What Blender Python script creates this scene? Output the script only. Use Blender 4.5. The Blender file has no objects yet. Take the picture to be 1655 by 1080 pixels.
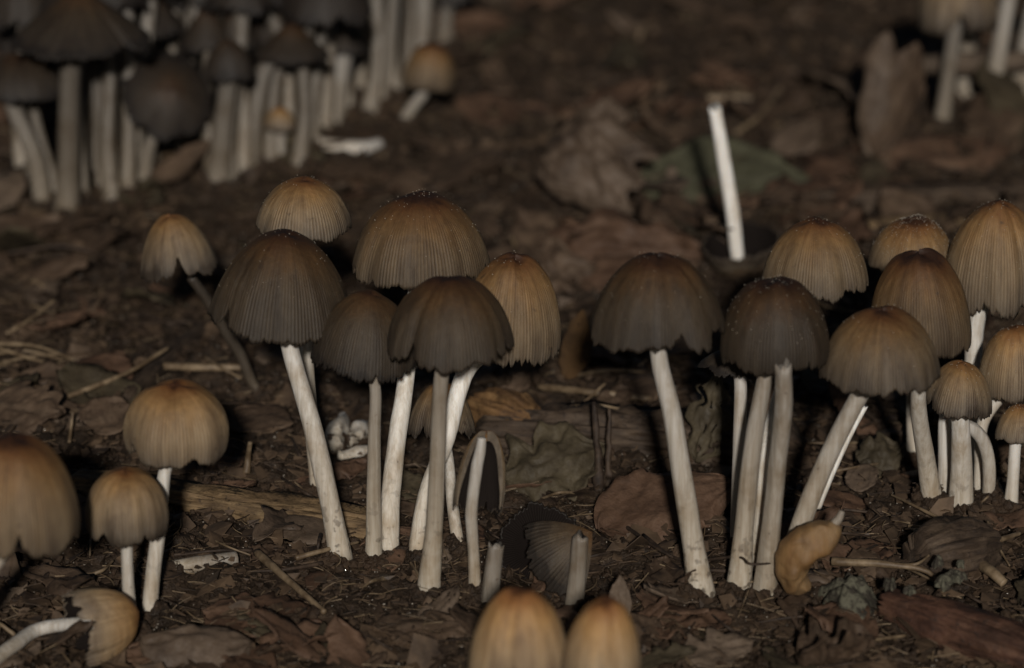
import bpy, math, random
import numpy as np
from mathutils import Vector, Matrix

# ------------------------------------------------------------------ camera, sky, flash-like key light, exposure
scene = bpy.context.scene
PW, PH = 1655.0, 1080.0
PITCH = math.radians(20.0)
LENS = 148.0
FPX = LENS / 36.0 * PW
FWD = np.array([0.0, math.cos(PITCH), -math.sin(PITCH)])
UPV = np.array([0.0, math.sin(PITCH), math.cos(PITCH)])
RGT = np.array([1.0, 0.0, 0.0])
def ray(px, py):
    d = FWD + RGT * ((px - PW / 2) / FPX) - UPV * ((py - PH / 2) / FPX)
    return d / np.linalg.norm(d)
CAM = -0.85 * ray(827.5, 915.0)          # the photo's middle row of stems stands at the world origin

cam_data = bpy.data.cameras.new('camera')
cam_data.lens = LENS; cam_data.sensor_width = 36.0
cam_data.clip_start = 0.02; cam_data.clip_end = 60.0
cam_data.dof.use_dof = True
cam_data.dof.focus_distance = float(np.dot(np.array([0.0, 0.018, 0.03]) - CAM, FWD))
cam_data.dof.aperture_fstop = 15.0
cam = bpy.data.objects.new('camera', cam_data)
scene.collection.objects.link(cam)
cam.location = CAM
cam.rotation_euler = (math.pi / 2 - PITCH, 0, 0)
scene.camera = cam

SUN_EL, SUN_AZ = math.radians(22.6), math.radians(0.9)       # close above and right of the lens, as the flash was
world = bpy.data.worlds.new('World'); scene.world = world
world.use_nodes = True
wn = world.node_tree.nodes; wl = world.node_tree.links
bg = wn.get('Background') or wn.new('ShaderNodeBackground')
sky = wn.new('ShaderNodeTexSky'); sky.sky_type = 'NISHITA'; sky.sun_disc = False
sky.sun_elevation = SUN_EL; sky.sun_rotation = math.pi - SUN_AZ
wl.new(sky.outputs[0], bg.inputs[0]); bg.inputs[1].default_value = 0.011
sun_data = bpy.data.lights.new('sun', 'SUN')
sun_data.energy = 2.9; sun_data.angle = math.radians(2.4); sun_data.color = (1.0, 0.95, 0.88)
sun = bpy.data.objects.new('sun', sun_data); scene.collection.objects.link(sun)
sd = Vector((math.sin(SUN_AZ) * math.cos(SUN_EL), -math.cos(SUN_AZ) * math.cos(SUN_EL), math.sin(SUN_EL)))
sun.rotation_euler = sd.to_track_quat('Z', 'Y').to_euler()
sun.location = (0.3, -1.5, 0.9)
vs = scene.view_settings
vs.view_transform = 'Standard'; vs.look = 'None'; vs.exposure = 0.0; vs.gamma = 1.0
vs.use_curve_mapping = False

# ------------------------------------------------------------------ noise and ground height
def _hash(ix, iy, seed):
    n = (ix.astype(np.int64) * 374761393 + iy.astype(np.int64) * 668265263 + seed * 974634777) & 0xffffffff
    n = n.astype(np.uint64)
    n = ((n ^ (n >> np.uint64(13))) * np.uint64(1274126177)) & np.uint64(0xffffffff)
    n = ((n ^ (n >> np.uint64(16))) * np.uint64(668265263)) & np.uint64(0xffffffff)
    return (n ^ (n >> np.uint64(15))).astype(np.float64) / 4294967295.0
def noise(x, y, seed=0):
    x = np.asarray(x, float); y = np.asarray(y, float)
    ix = np.floor(x); iy = np.floor(y); fx = x - ix; fy = y - iy
    fx = fx * fx * fx * (fx * (fx * 6 - 15) + 10); fy = fy * fy * fy * (fy * (fy * 6 - 15) + 10)
    a = _hash(ix, iy, seed); b = _hash(ix + 1, iy, seed); c = _hash(ix, iy + 1, seed); d = _hash(ix + 1, iy + 1, seed)
    return (a + (b - a) * fx) * (1 - fy) + (c + (d - c) * fx) * fy
def snoise(x, y, seed=0): return noise(x, y, seed) * 2 - 1
def hlow(x, y):
    x = np.asarray(x, float); y = np.asarray(y, float)
    f = np.exp(-np.clip(np.abs(y - 0.2) - 0.6, 0, None))
    return (0.0030 * snoise(x / 0.07, y / 0.09, 3) + 0.0014 * snoise(x / 0.022, y / 0.028, 4)) * (0.4 + 0.6 * f)
def hgt(x, y):
    x = np.asarray(x, float); y = np.asarray(y, float)
    a = noise(x / 0.0085, y / 0.0095, 5); b = noise(x / 0.0036, y / 0.0036, 6); c = noise(x / 0.0014, y / 0.0014, 7)
    return hlow(x, y) + 0.0030 * (np.abs(a - .5) * 2 - .4) + 0.0019 * (b - .5) + 0.0009 * (c - .5)
def pt(px, py, lift=0.0):
    """Where the line of sight through a photo pixel meets the ground (or a level `lift` above it)."""
    d = ray(px, py); z = 0.0
    for _ in range(6):
        p = CAM + d * ((z + lift - CAM[2]) / d[2])
        z = float(hlow(p[0], p[1]))
    return p
def pty(px, py, Y):
    """Point on a line of sight at the depth Y of the thing it belongs to."""
    d = ray(px, py)
    return CAM + d * ((Y - CAM[1]) / d[1])
def mpp(P): return float(np.dot(np.asarray(P) - CAM, FWD)) / FPX      # metres per photo pixel at P

# ------------------------------------------------------------------ object helpers
COL = scene.collection
def make_mesh(name, V, faces, attrs=None, smooth=True):
    me = bpy.data.meshes.new(name)
    V = np.asarray(V, np.float32)
    if not isinstance(faces, list): faces = [faces]
    faces = [np.asarray(f, np.int32) for f in faces if len(f)]
    idx = np.concatenate([f.ravel() for f in faces])
    tot = np.concatenate([np.full(len(f), f.shape[1], np.int32) for f in faces])
    start = np.concatenate([[0], np.cumsum(tot)[:-1]]).astype(np.int32)
    me.vertices.add(len(V)); me.vertices.foreach_set('co', V.ravel())
    me.loops.add(len(idx)); me.loops.foreach_set('vertex_index', idx)
    me.polygons.add(len(tot)); me.polygons.foreach_set('loop_start', start)
    try: me.polygons.foreach_set('loop_total', tot)
    except Exception: pass
    me.polygons.foreach_set('use_smooth', np.full(len(tot), smooth, bool))
    for k, v in (attrs or {}).items():
        a = me.attributes.new(k, 'FLOAT', 'POINT'); a.data.foreach_set('value', np.asarray(v, np.float32).ravel())
    me.update(calc_edges=True)
    return me
def obj(name, me, mat, parent=None, loc=None, kind=None, color=None):
    if me is not None and mat is not None and not me.materials: me.materials.append(mat)
    o = bpy.data.objects.new(name, me); COL.objects.link(o)
    if parent is not None: o.parent = parent
    if loc is not None: o.location = [float(v) for v in loc]
    if kind: o['kind'] = kind
    if color: o.color = color
    return o
def tag(o, label, cat, group=None):
    o['label'] = label; o['category'] = cat
    if group: o['group'] = group
    return o
def grid_faces(nu, nv, wrap=False, off=0, flip=False):
    i, j = np.meshgrid(np.arange(nu - 1), np.arange(nv if wrap else nv - 1), indexing='ij')
    j2 = (j + 1) % nv
    f = np.stack([i * nv + j, (i + 1) * nv + j, (i + 1) * nv + j2, i * nv + j2], -1).reshape(-1, 4) + off
    return f[:, ::-1] if flip else f
def spline(P, n):
    P = np.asarray(P, float)
    if len(P) == 2: return P[0] + (P[1] - P[0]) * np.linspace(0, 1, n)[:, None]
    Q = np.vstack([2 * P[0] - P[1], P, 2 * P[-1] - P[-2]])
    s = np.linspace(0, len(P) - 1, n); k = np.minimum(s.astype(int), len(P) - 2); t = (s - k)[:, None]
    a, b, c, d = Q[k], Q[k + 1], Q[k + 2], Q[k + 3]
    return 0.5 * (2 * b + (c - a) * t + (2 * a - 5 * b + 4 * c - d) * t ** 2 + (3 * b - a - 3 * c + d) * t ** 3)
def pnoise(th, seed, lo, hi):
    """periodic 1-D noise round a circle"""
    r = np.random.RandomState(seed); out = np.zeros_like(th); w = 0
    for k in range(lo, hi + 1):
        a = r.normal() / (k ** .5); out += a * np.cos(k * th + r.uniform(0, 6.3)); w += a * a
    return out / math.sqrt(w + 1e-9)
def tube(path, rad, n=18, seg=16, seed=0, rough=0.03, cap_ends=True, flute=0.0, torn=0.0):
    """a tapering tube along a spline; returns V, faces, t"""
    C = spline(path, n); rad = np.asarray(rad, float)
    r = np.interp(np.linspace(0, 1, n), np.linspace(0, 1, len(rad)), rad)
    T = np.gradient(C, axis=0); T /= np.linalg.norm(T, axis=1)[:, None]
    up = np.array([0.13, 1.0, 0.21]);
    if abs(np.dot(T.mean(0), up)) / np.linalg.norm(up) / max(1e-9, np.linalg.norm(T.mean(0))) > .85: up = np.array([.2, .1, 1.0])
    N = np.cross(T, up); N /= np.linalg.norm(N, axis=1)[:, None]; B = np.cross(T, N)
    th = np.linspace(0, 2 * math.pi, seg, endpoint=False)
    dist = np.concatenate([[0], np.cumsum(np.linalg.norm(np.diff(C, axis=0), axis=1))])
    nz = snoise(dist[:, None] / (np.mean(r) * 3.0) + 17.3 * (seed % 97), (np.cos(th) * 1.3 + 2)[None, :] + np.zeros((n, 1)), seed)
    rr = r[:, None] * (1 + rough * nz + flute * pnoise(th, seed + 5, 3, 7)[None, :])
    V = C[:, None, :] + rr[..., None] * (np.cos(th)[None, :, None] * N[:, None, :] + np.sin(th)[None, :, None] * B[:, None, :])
    if torn: V[-1] += T[-1] * (r[-1] * torn * pnoise(th, seed + 31, 1, 7))[:, None]
    V = V.reshape(-1, 3); t = np.repeat(np.linspace(0, 1, n), seg)
    F = [grid_faces(n, seg, True)]
    if cap_ends:
        V = np.vstack([V, C[0] - T[0] * r[0] * .15, C[-1] + T[-1] * r[-1] * (.15 if not torn else -1.1)]); t = np.concatenate([t, [0, 1]])
        a = np.arange(seg); b = (a + 1) % seg; k = n * seg
        F.append(np.stack([np.full(seg, k), a, b], 1)); m = (n - 1) * seg
        F.append(np.stack([np.full(seg, k + 1), m + b, m + a], 1))
    return V, F, t

# ------------------------------------------------------------------ materials
class NT:
    def __init__(s, name):
        s.m = bpy.data.materials.new(name); s.m.use_nodes = True
        s.t = s.m.node_tree; s.t.nodes.clear()
        s.out = s.n('ShaderNodeOutputMaterial'); s.p = s.n('ShaderNodeBsdfPrincipled')
        s.l(s.p.outputs[0], s.out.inputs[0])
    def n(s, k, **kw):
        o = s.t.nodes.new(k)
        for a, b in kw.items(): setattr(o, a, b)
        return o
    def l(s, a, b): s.t.links.new(a, b)
    def set(s, sock, v):
        if hasattr(v, 'is_linked') or isinstance(v, bpy.types.NodeSocket): s.l(v, sock)
        else: sock.default_value = v
    def attr(s, name): return s.n('ShaderNodeAttribute', attribute_name=name).outputs['Fac']
    def pos(s, scale=(1, 1, 1), kind='Object'):
        tc = s.n('ShaderNodeTexCoord'); mp = s.n('ShaderNodeMapping'); mp.inputs['Scale'].default_value = scale
        oi = s.n('ShaderNodeObjectInfo'); ml = s.n('ShaderNodeMath', operation='MULTIPLY'); ml.inputs[1].default_value = 37.0
        s.l(oi.outputs['Random'], ml.inputs[0]); s.l(ml.outputs[0], mp.inputs['Location'])
        s.l(tc.outputs[kind], mp.inputs[0]); return mp.outputs[0]
    def noise(s, scale, detail=4, rough=.6, vec=None, dist=0.0):
        o = s.n('ShaderNodeTexNoise'); o.inputs['Scale'].default_value = scale; o.inputs['Detail'].default_value = detail
        o.inputs['Roughness'].default_value = rough; o.inputs['Distortion'].default_value = dist
        if vec is not None: s.l(vec, o.inputs['Vector'])
        return o.outputs[0]
    def ramp(s, fac, stops):
        o = s.n('ShaderNodeValToRGB'); e = o.color_ramp.elements
        while len(e) < len(stops): e.new(0.5)
        for k, (p, c) in enumerate(stops):
            e[k].position = p; e[k].color = (c, c, c, 1) if not isinstance(c, tuple) else (*c, 1)
        s.l(fac, o.inputs[0]); return o.outputs[0]
    def mix(s, fac, a, b, blend='MIX'):
        o = s.n('ShaderNodeMix', data_type='RGBA', blend_type=blend)
        s.set(o.inputs[0], fac)
        for sk, v in ((o.inputs[6], a), (o.inputs[7], b)):
            s.set(sk, (*v, 1) if isinstance(v, tuple) and len(v) == 3 else v)
        return o.outputs[2]
    def math(s, op, a, b=0.5, clamp=False):
        o = s.n('ShaderNodeMath', operation=op, use_clamp=clamp); s.set(o.inputs[0], a); s.set(o.inputs[1], b); return o.outputs[0]
    def bump(s, h, strength, dist):
        o = s.n('ShaderNodeBump'); o.inputs['Strength'].default_value = strength; o.inputs['Distance'].default_value = dist
        s.l(h, o.inputs['Height']); s.l(o.outputs[0], s.p.inputs['Normal'])
    def objcol(s):
        oi = s.n('ShaderNodeObjectInfo'); sp = s.n('ShaderNodeSeparateColor'); s.l(oi.outputs['Color'], sp.inputs[0]); return sp.outputs, oi.outputs['Random']
    def sss(s, w, rad):
        s.p.inputs['Subsurface Weight'].default_value = w
        s.p.inputs['Subsurface Radius'].default_value = rad; s.p.inputs['Subsurface Scale'].default_value = 1.0

def cap_material():
    """object colour: R = age (0 tan, 1 grey brown; near twins kept palest, flash nearness painted in), G = darkness, B = how far the orange crown reaches"""
    k = NT('mushroom_cap'); (r, g, b), rnd = k.objcol()
    t = k.attr('t'); rib = k.attr('rib')
    v = k.pos((1, 1, .18)); n1 = k.noise(190, 5, .65, v); n2 = k.noise(900, 3, .6, v)
    tt = k.math('ADD', t, k.math('MULTIPLY', k.math('SUBTRACT', n1, .5), .5))
    tt = k.math('ADD', tt, k.math('MULTIPLY', k.math('SUBTRACT', b, .5), -.5))
    young = k.ramp(tt, [(0.02, (.10, .040, .016)), (.15, (.30, .135, .045)), (.38, (.43, .255, .105)), (.64, (.37, .265, .155)), (.90, (.205, .165, .122)), (1.0, (.085, .066, .048))])
    old = k.ramp(tt, [(0.0, (.016, .008, .006)), (.12, (.042, .018, .008)), (.30, (.070, .037, .015)), (.52, (.046, .031, .0175)), (.82, (.038, .0285, .0195)), (.96, (.036, .0275, .020)), (1.0, (.020, .016, .013))])
    c = k.mix(r, young, old)
    ribf = k.math('MULTIPLY', rib, .5); ribf = k.math('ADD', ribf, .5)
    c = k.mix(k.math('MULTIPLY', k.math('SUBTRACT', 1.0, ribf), .75, True), c, k.mix(1.0, c, (.45, .40, .36), 'MULTIPLY'))
    c = k.mix(k.ramp(n1, [(.50, 0.0), (.70, .65)]), c, k.mix(1.0, c, (.55, .47, .42), 'MULTIPLY'))
    c = k.mix(k.ramp(n2, [(.35, .35), (.6, 0.0)]), c, k.mix(1.0, c, (.5, .45, .4), 'MULTIPLY'))
    sp = k.noise(420, 2, .5, k.pos())
    c = k.mix(k.ramp(sp, [(.70, 0.0), (.76, .55)]), c, (.035, .022, .015))
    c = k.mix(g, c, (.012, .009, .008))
    k.l(c, k.p.inputs['Base Color']); k.p.inputs['Roughness'].default_value = .62
    k.p.inputs['Specular IOR Level'].default_value = .28
    k.sss(.12, (.0012, .0007, .0004))
    k.bump(k.math('ADD', n2, k.math('MULTIPLY', k.noise(2600, 2, .6, k.pos()), .6)), .35, .0004)
    return k.m
def gill_material():
    k = NT('mushroom_gills'); (r, g, b), rnd = k.objcol(); rib = k.attr('rib')
    f = k.math('ADD', k.math('MULTIPLY', rib, .5), .5)
    c = k.mix(f, (.005, .0038, .0032), (.024, .018, .015)); c = k.mix(r, c, k.mix(1.0, c, (.6, .58, .58), 'MULTIPLY'))
    k.l(c, k.p.inputs['Base Color']); k.p.inputs['Roughness'].default_value = .85; k.p.inputs['Specular IOR Level'].default_value = .08; return k.m
def stem_material():
    """object colour: R = grey tone, G = dirt at the foot, B = buff-brown tone, on far stems also painted flash falloff"""
    k = NT('capless_mushroom'); (r, g, b), rnd = k.objcol(); t = k.attr('t')
    v = k.pos(); fib = k.noise(1100, 5, .7, k.pos((1, 1, .05))); cl = k.noise(140, 4, .6, v); sp = k.noise(520, 2, .5, v)
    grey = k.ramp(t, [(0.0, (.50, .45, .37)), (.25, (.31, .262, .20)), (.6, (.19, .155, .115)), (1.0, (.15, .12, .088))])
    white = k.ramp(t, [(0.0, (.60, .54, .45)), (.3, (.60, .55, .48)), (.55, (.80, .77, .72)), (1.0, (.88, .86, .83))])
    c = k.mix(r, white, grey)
    c = k.mix(b, c, k.ramp(t, [(0.0, (.15, .122, .090)), (.3, (.060, .047, .034)), (1.0, (.036, .028, .021))]))  # old buff stems; on the far ones the flash's fading is painted in too
    c = k.mix(k.ramp(fib, [(.38, .75), (.60, 0.0)]), c, k.mix(1.0, c, (.66, .61, .54), 'MULTIPLY'))
    c = k.mix(k.ramp(cl, [(.48, 0.0), (.70, .75)]), c, k.mix(1.0, c, (.66, .57, .46), 'MULTIPLY'))
    foot = k.math('MULTIPLY', k.ramp(t, [(0.0, 1.0), (.13, .6), (.34, .12), (.6, 0.0)]), k.ramp(sp, [(.57, 0.0), (.63, 1.0)]))
    c = k.mix(k.math('MULTIPLY', foot, k.math('ADD', g, .35), True), c, (.04, .027, .018))
    base = k.math('MULTIPLY', k.ramp(t, [(0.02, 1.0), (.09, 0.0)]), k.ramp(cl, [(.35, 0.0), (.6, .9)]))
    c = k.mix(base, c, (.035, .024, .016))
    c = k.mix(k.ramp(sp, [(.735, 0.0), (.76, .7)]), c, (.10, .07, .05))
    k.l(c, k.p.inputs['Base Color']); k.p.inputs['Roughness'].default_value = .5
    k.p.inputs['Specular IOR Level'].default_value = .35
    k.sss(.2, (.0016, .0012, .0009)); k.bump(fib, .5, .0004); return k.m
def soil_material(name, tint=(1, 1, 1)):
    k = NT(name); v = k.pos()
    a = k.noise(45, 6, .65, v); b = k.noise(420, 5, .7, v); c2 = k.noise(1500, 3, .6, v)
    T = lambda c: tuple(x * y for x, y in zip(c, tint))
    c = k.ramp(a, [(.3, T((.0095, .0065, .0042))), (.5, T((.021, .0135, .0082))), (.68, T((.042, .0255, .015)))])
    c = k.mix(k.ramp(b, [(.42, 0.0), (.7, .8)]), c, T((.058, .037, .022)))
    c = k.mix(k.ramp(c2, [(.66, 0.0), (.74, .7)]), c, T((.13, .10, .075)))
    k.l(c, k.p.inputs['Base Color'])
    k.l(k.ramp(b, [(.3, .42), (.7, .9)]), k.p.inputs['Roughness']); k.p.inputs['Specular IOR Level'].default_value = .25
    k.bump(k.math('ADD', b, k.math('MULTIPLY', c2, .5)), .8, .0012); return k.m
def leaf_material(name, dark, mid, light, vein, gloss=.55):
    k = NT(name); v = k.pos(); s = k.attr('s'); w = k.attr('w'); ve = k.attr('vein')
    a = k.noise(70, 5, .65, v); b = k.noise(420, 4, .65, v); (r, g, bl), rnd = k.objcol()
    c = k.ramp(a, [(.3, dark), (.5, mid), (.7, light)])
    c = k.mix(k.ramp(b, [(.5, 0.0), (.72, .6)]), c, k.mix(1.0, c, (.35, .32, .30), 'MULTIPLY'))
    c = k.mix(k.math('MULTIPLY', ve, .55), c, vein)
    c = k.mix(k.math('MULTIPLY', rnd, .6), c, k.mix(1.0, c, (.5, .46, .44), 'MULTIPLY'))
    k.l(c, k.p.inputs['Base Color']); k.l(k.ramp(b, [(.3, gloss - .15), (.7, gloss + .2)]), k.p.inputs['Roughness'])
    k.p.inputs['Specular IOR Level'].default_value = .22
    k.bump(k.math('ADD', b, k.math('MULTIPLY', a, 2.0)), .5, .0009); return k.m
def wood_material(name, dark, mid, light, stain=.5):
    k = NT(name); s = k.attr('s'); w = k.attr('w')
    cb = k.n('ShaderNodeCombineXYZ'); k.l(k.math('MULTIPLY', s, .14), cb.inputs[0]); k.l(w, cb.inputs[1])
    a = k.noise(900, 6, .65, cb.outputs[0], .3); v = k.pos(); b = k.noise(110, 5, .65, v); d = k.noise(700, 3, .6, v)
    c = k.ramp(a, [(.32, dark), (.5, mid), (.68, light)])
    c = k.mix(k.ramp(b, [(.45, 0.0), (.66, stain)]), c, tuple(x * .35 for x in dark))
    c = k.mix(k.ramp(d, [(.6, 0.0), (.68, .7)]), c, (.018, .012, .009))
    k.l(c, k.p.inputs['Base Color']); k.p.inputs['Roughness'].default_value = .7
    k.p.inputs['Specular IOR Level'].default_value = .3
    k.bump(k.math('ADD', a, k.math('MULTIPLY', d, .4)), .8, .0011); return k.m
def plain_material(name, a, b, scale=300, rough=.6, bumpd=.0004, lo=.4, hi=.65, spec=.35):
    k = NT(name); v = k.pos(); n = k.noise(scale, 5, .65, v)
    k.l(k.ramp(n, [(lo, a), (hi, b)]), k.p.inputs['Base Color']); k.p.inputs['Roughness'].default_value = rough
    k.p.inputs['Specular IOR Level'].default_value = spec
    k.bump(n, .6, bumpd); return k.m
M_CAP, M_GILL, M_STEM = cap_material(), gill_material(), stem_material()
M_SOIL = soil_material('damp_soil'); M_CRUMB = soil_material('soil_crumb', (1.05, 1.0, .95))
M_LEAF = leaf_material('dead_leaf', (.032, .021, .0135), (.074, .048, .031), (.122, .082, .053), (.14, .10, .068), .65)
M_LEAFR = leaf_material('russet_leaf', (.050, .028, .017), (.105, .061, .038), (.15, .093, .060), (.075, .042, .026), .65)
M_LEAFP = leaf_material('pale_leaf', (.055, .038, .027), (.115, .083, .058), (.175, .13, .096), (.09, .062, .042), .6)
M_LEAFO = leaf_material('olive_leaf', (.026, .020, .012), (.058, .045, .027), (.088, .070, .042), (.036, .027, .017), .65)
M_LEAFG = leaf_material('green_leaf', (.040, .037, .022), (.066, .063, .038), (.085, .082, .052), (.10, .095, .065), .65)
M_WOODP = wood_material('pale_rotten_wood', (.055, .034, .018), (.155, .10, .05), (.25, .17, .088))
M_WOODD = wood_material('dark_rotten_wood', (.022, .014, .009), (.055, .036, .023), (.095, .066, .043))
M_WOODT = wood_material('grey_tan_bark', (.05, .035, .024), (.09, .064, .044), (.135, .10, .07))
M_WOODO = wood_material('orange_rotten_wood', (.06, .03, .013), (.15, .08, .032), (.24, .14, .06), .7)
M_WOODR = wood_material('red_bark', (.03, .013, .008), (.075, .034, .02), (.12, .062, .037), .6)
M_STRAW = plain_material('straw', (.085, .056, .031), (.22, .16, .098), 260, .55, .0003)
M_TWIG = plain_material('twig_bark', (.016, .0095, .006), (.055, .035, .022), 330, .7, .0006)
M_LICHEN = plain_material('lichen', (.024, .019, .013), (.086, .080, .055), 520, .85, .001, .44, .56)
M_FLECK = plain_material('mica_fleck', (.30, .25, .19), (.5, .45, .38), 900, .35, .0001)
M_BITS = plain_material('litter_bits', (.018, .011, .007), (.12, .078, .047), 110, .6, .0005, .35, .7)
M_GRAIN = plain_material('sand_grain', (.12, .10, .08), (.42, .37, .31), 500, .12, .0002, spec=.6)

# ------------------------------------------------------------------ ground
def build_ground():
    fx = np.arange(-0.17, 0.1701, 0.00085); fy = np.arange(-0.14, 0.50, 0.0009)
    gx = np.geomspace(.004, 12, 26).cumsum(); gy = np.geomspace(.004, 12, 26).cumsum()
    X = np.concatenate([fx[0] - gx[::-1], fx, fx[-1] + gx]); Y = np.concatenate([fy[0] - gy[::-1], fy, fy[-1] + gy])
    gX, gY = np.meshgrid(X, Y, indexing='ij'); Z = hgt(gX, gY)
    V = np.stack([gX, gY, Z], -1).reshape(-1, 3)
    o = obj('ground', make_mesh('ground', V, grid_faces(len(X), len(Y), flip=False)), M_SOIL, kind='structure')
    o['label'] = 'dark damp soil of the forest floor'
build_ground()

# ------------------------------------------------------------------ mushrooms
PROF = {
 'bell': [(0, 1), (.16, .985), (.40, .90), (.63, .72), (.80, .50), (.92, .25), (1, 0)],
 'dome': [(0, 1), (.22, .975), (.48, .87), (.72, .68), (.89, .43), (.98, .18), (1, 0)],
 'egg':  [(0, 1), (.30, .972), (.58, .865), (.82, .66), (.96, .41), (1, .22), (.98, .07), (.94, 0)],
 'ball': [(0, 1), (.33, .975), (.64, .875), (.87, .69), (.985, .47), (1, .30), (.96, .12), (.88, 0)],
 'umbrella': [(0, 1), (.14, .93), (.32, .77), (.52, .55), (.72, .33), (.88, .14), (1, 0)],
 'flat': [(0, 1), (.2, .93), (.45, .72), (.7, .42), (.9, .12), (1, 0)],
}
def prof_fn(name):
    C = spline([(a, b) for a, b in PROF[name]], 160); C[0] = (0, 1); C[:, 0] = np.clip(C[:, 0], 0, None)
    d = np.concatenate([[0], np.cumsum(np.linalg.norm(np.diff(C, axis=0), axis=1))]); d /= d[-1]
    return (lambda u: np.interp(u, d, C[:, 0])), (lambda u: np.interp(u, d, C[:, 1])), C
def cap_geo(R, H, prof, seed, nrib=62, rib=.016, jag=.05, notches=(), lobes=.03, arc=None, thick=.06):
    fr, fz, _ = prof_fn(prof); rs = np.random.RandomState(seed)
    nrib = int(nrib * 1.55); rib = rib * .62; nth = nrib * 4; nu = 30
    a0, a1 = arc if arc else (0, 2 * math.pi)
    th = np.linspace(a0, a1, nth, endpoint=bool(arc)); wrap = not arc
    edge = 1 - jag * np.clip(.5 + .45 * pnoise(th, seed + 1, 3, 9), 0, 2) - jag * .30 * np.clip(pnoise(th, seed + 2, 12, 60), -1, 2) - .02
    for (ang, dep, wid) in notches:
        dth = (th - ang + math.pi) % (2 * math.pi) - math.pi
        edge -= dep * np.exp(-(np.abs(dth) / wid) ** 1.5)
    for q in range(5):
        a_, d_, w_ = rs.uniform(0, 6.28), rs.uniform(.015, .07), rs.uniform(.03, .10)
        edge -= d_ * np.exp(-(np.abs((th - a_ + math.pi) % (2 * math.pi) - math.pi) / w_) ** 2)
    uu = np.linspace(0, 1, nu) ** .85; uu[0] = .015
    U = uu[:, None] * edge[None, :]
    ph = .25 * pnoise(th, seed + 3, 2, 7)
    rb = np.cos(nrib * th + ph * 6)[None, :] + .5 * np.cos(nrib * 2 * th + 4 * ph + 1)[None, :] * (U > .55)
    rb = rb * (.65 + .35 * pnoise(th, seed + 4, 5, 30)[None, :])
    amp = np.clip((U - .22) / .4, 0, 1) ** 1.3
    def shell(U, k=1.0, dz=0.0, rb=rb, amp=amp, ribk=rib):
        r = fr(U) * (1 + .03 * pnoise(th, seed + 6, 1, 3)[None, :]) * k
        r = r + U ** 3 * lobes * (pnoise(th, seed + 7, 2, 6)[None, :] * .6 + .25 * pnoise(th, seed + 8, 7, 13)[None, :])
        for (ang, dep, wid) in notches:
            dth = (th - ang + math.pi) % (2 * math.pi) - math.pi
            r = r - .10 * np.exp(-(dth / (wid * 1.8)) ** 2)[None, :] * U ** 1.5
        r = r + ribk * rb * amp * (.4 + .6 * fr(U))
        z = fz(U) * (1 + .02 * pnoise(th, seed + 9, 1, 3)[None, :]) + dz
        z = z + .012 * snoise(np.cos(th)[None, :] * fr(U) * 4 + seed, np.sin(th)[None, :] * fr(U) * 4, seed)
        return np.stack([R * r * np.cos(th)[None, :], R * r * np.sin(th)[None, :], H * z], -1)
    streak = noise(th[None, :] * 9 + 30, U * 2.2 + seed, seed + 11) * .6 + noise(th[None, :] * 26 + 60, U * 3 + seed, seed + 12) * .4
    rb = rb * (.55 + .9 * noise(th[None, :] * 5 + 9, U * 3.0 + seed, seed + 13))
    A = shell(U)
    lip = shell(U[-1:] * .995, .955, .012, rb[-1:], amp[-1:], rib * .5)
    out = np.concatenate([A, lip], 0); t = np.concatenate([U, np.ones((1, nth))], 0); rbo = np.concatenate([rb * amp, 0 * rb[-1:]], 0)
    rbo = rbo + 2.2 * (np.concatenate([streak, streak[-1:]], 0) - .5) * np.clip(t * 3, 0, 1)
    V = out.reshape(-1, 3); T = t.ravel(); RB = rbo.ravel(); F = [grid_faces(nu + 1, nth, wrap)]
    apex = np.array([[0, 0, H * 1.0]]); V = np.vstack([V, apex]); T = np.append(T, 0); RB = np.append(RB, 0)
    a = np.arange(nth if wrap else nth - 1); b = (a + 1) % nth
    F.append(np.stack([np.full(len(a), len(V) - 1), a, b], 1))
    # gills: inner surface with thin radial plates
    ng = 14; ug = np.linspace(1, .06, ng)
    UG = ug[:, None] * edge[None, :] * .995
    rg = np.cos(nrib * 1.0 * th)[None, :] + .6 * np.cos(nrib * 2 * th + .7)[None, :]
    ag = np.clip((1 - ug) / .12, 0, 1)[:, None] * np.ones_like(UG)
    kk = (.955 - thick * np.clip((1 - ug) * 3, 0, 1))[:, None]
    G = shell(UG, kk, (.012 - thick * 1.6 * np.clip((1 - ug) * 3, 0, 1))[:, None], rg, ag, .022)
    VG = G.reshape(-1, 3); RG = (rg * ag / 1.6).ravel(); FG = [grid_faces(ng, nth, wrap)]
    if arc:      # flesh between outside and gills along the two cut edges
        off = len(V); V2 = []; 
        for e in (0, -1):
            o1 = A[:, e]; gi = G[::-1, e]
            g1 = np.stack([np.interp(np.linspace(0, 1, nu), np.linspace(0, 1, ng), gi[:, q]) for q in range(3)], 1)
            V2.append(np.stack([o1, g1], 1).reshape(-1, 3))
        for q, vv in enumerate(V2):
            F.append(grid_faces(nu, 2, False, off + q * len(vv))); 
        V = np.vstack([V] + V2); n2 = sum(len(x) for x in V2)
        T = np.append(T, np.full(n2, .84)); RB = np.append(RB, np.full(n2, .9))
    return V, F, T, RB, VG, FG, RG
_uid = [100]
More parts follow.
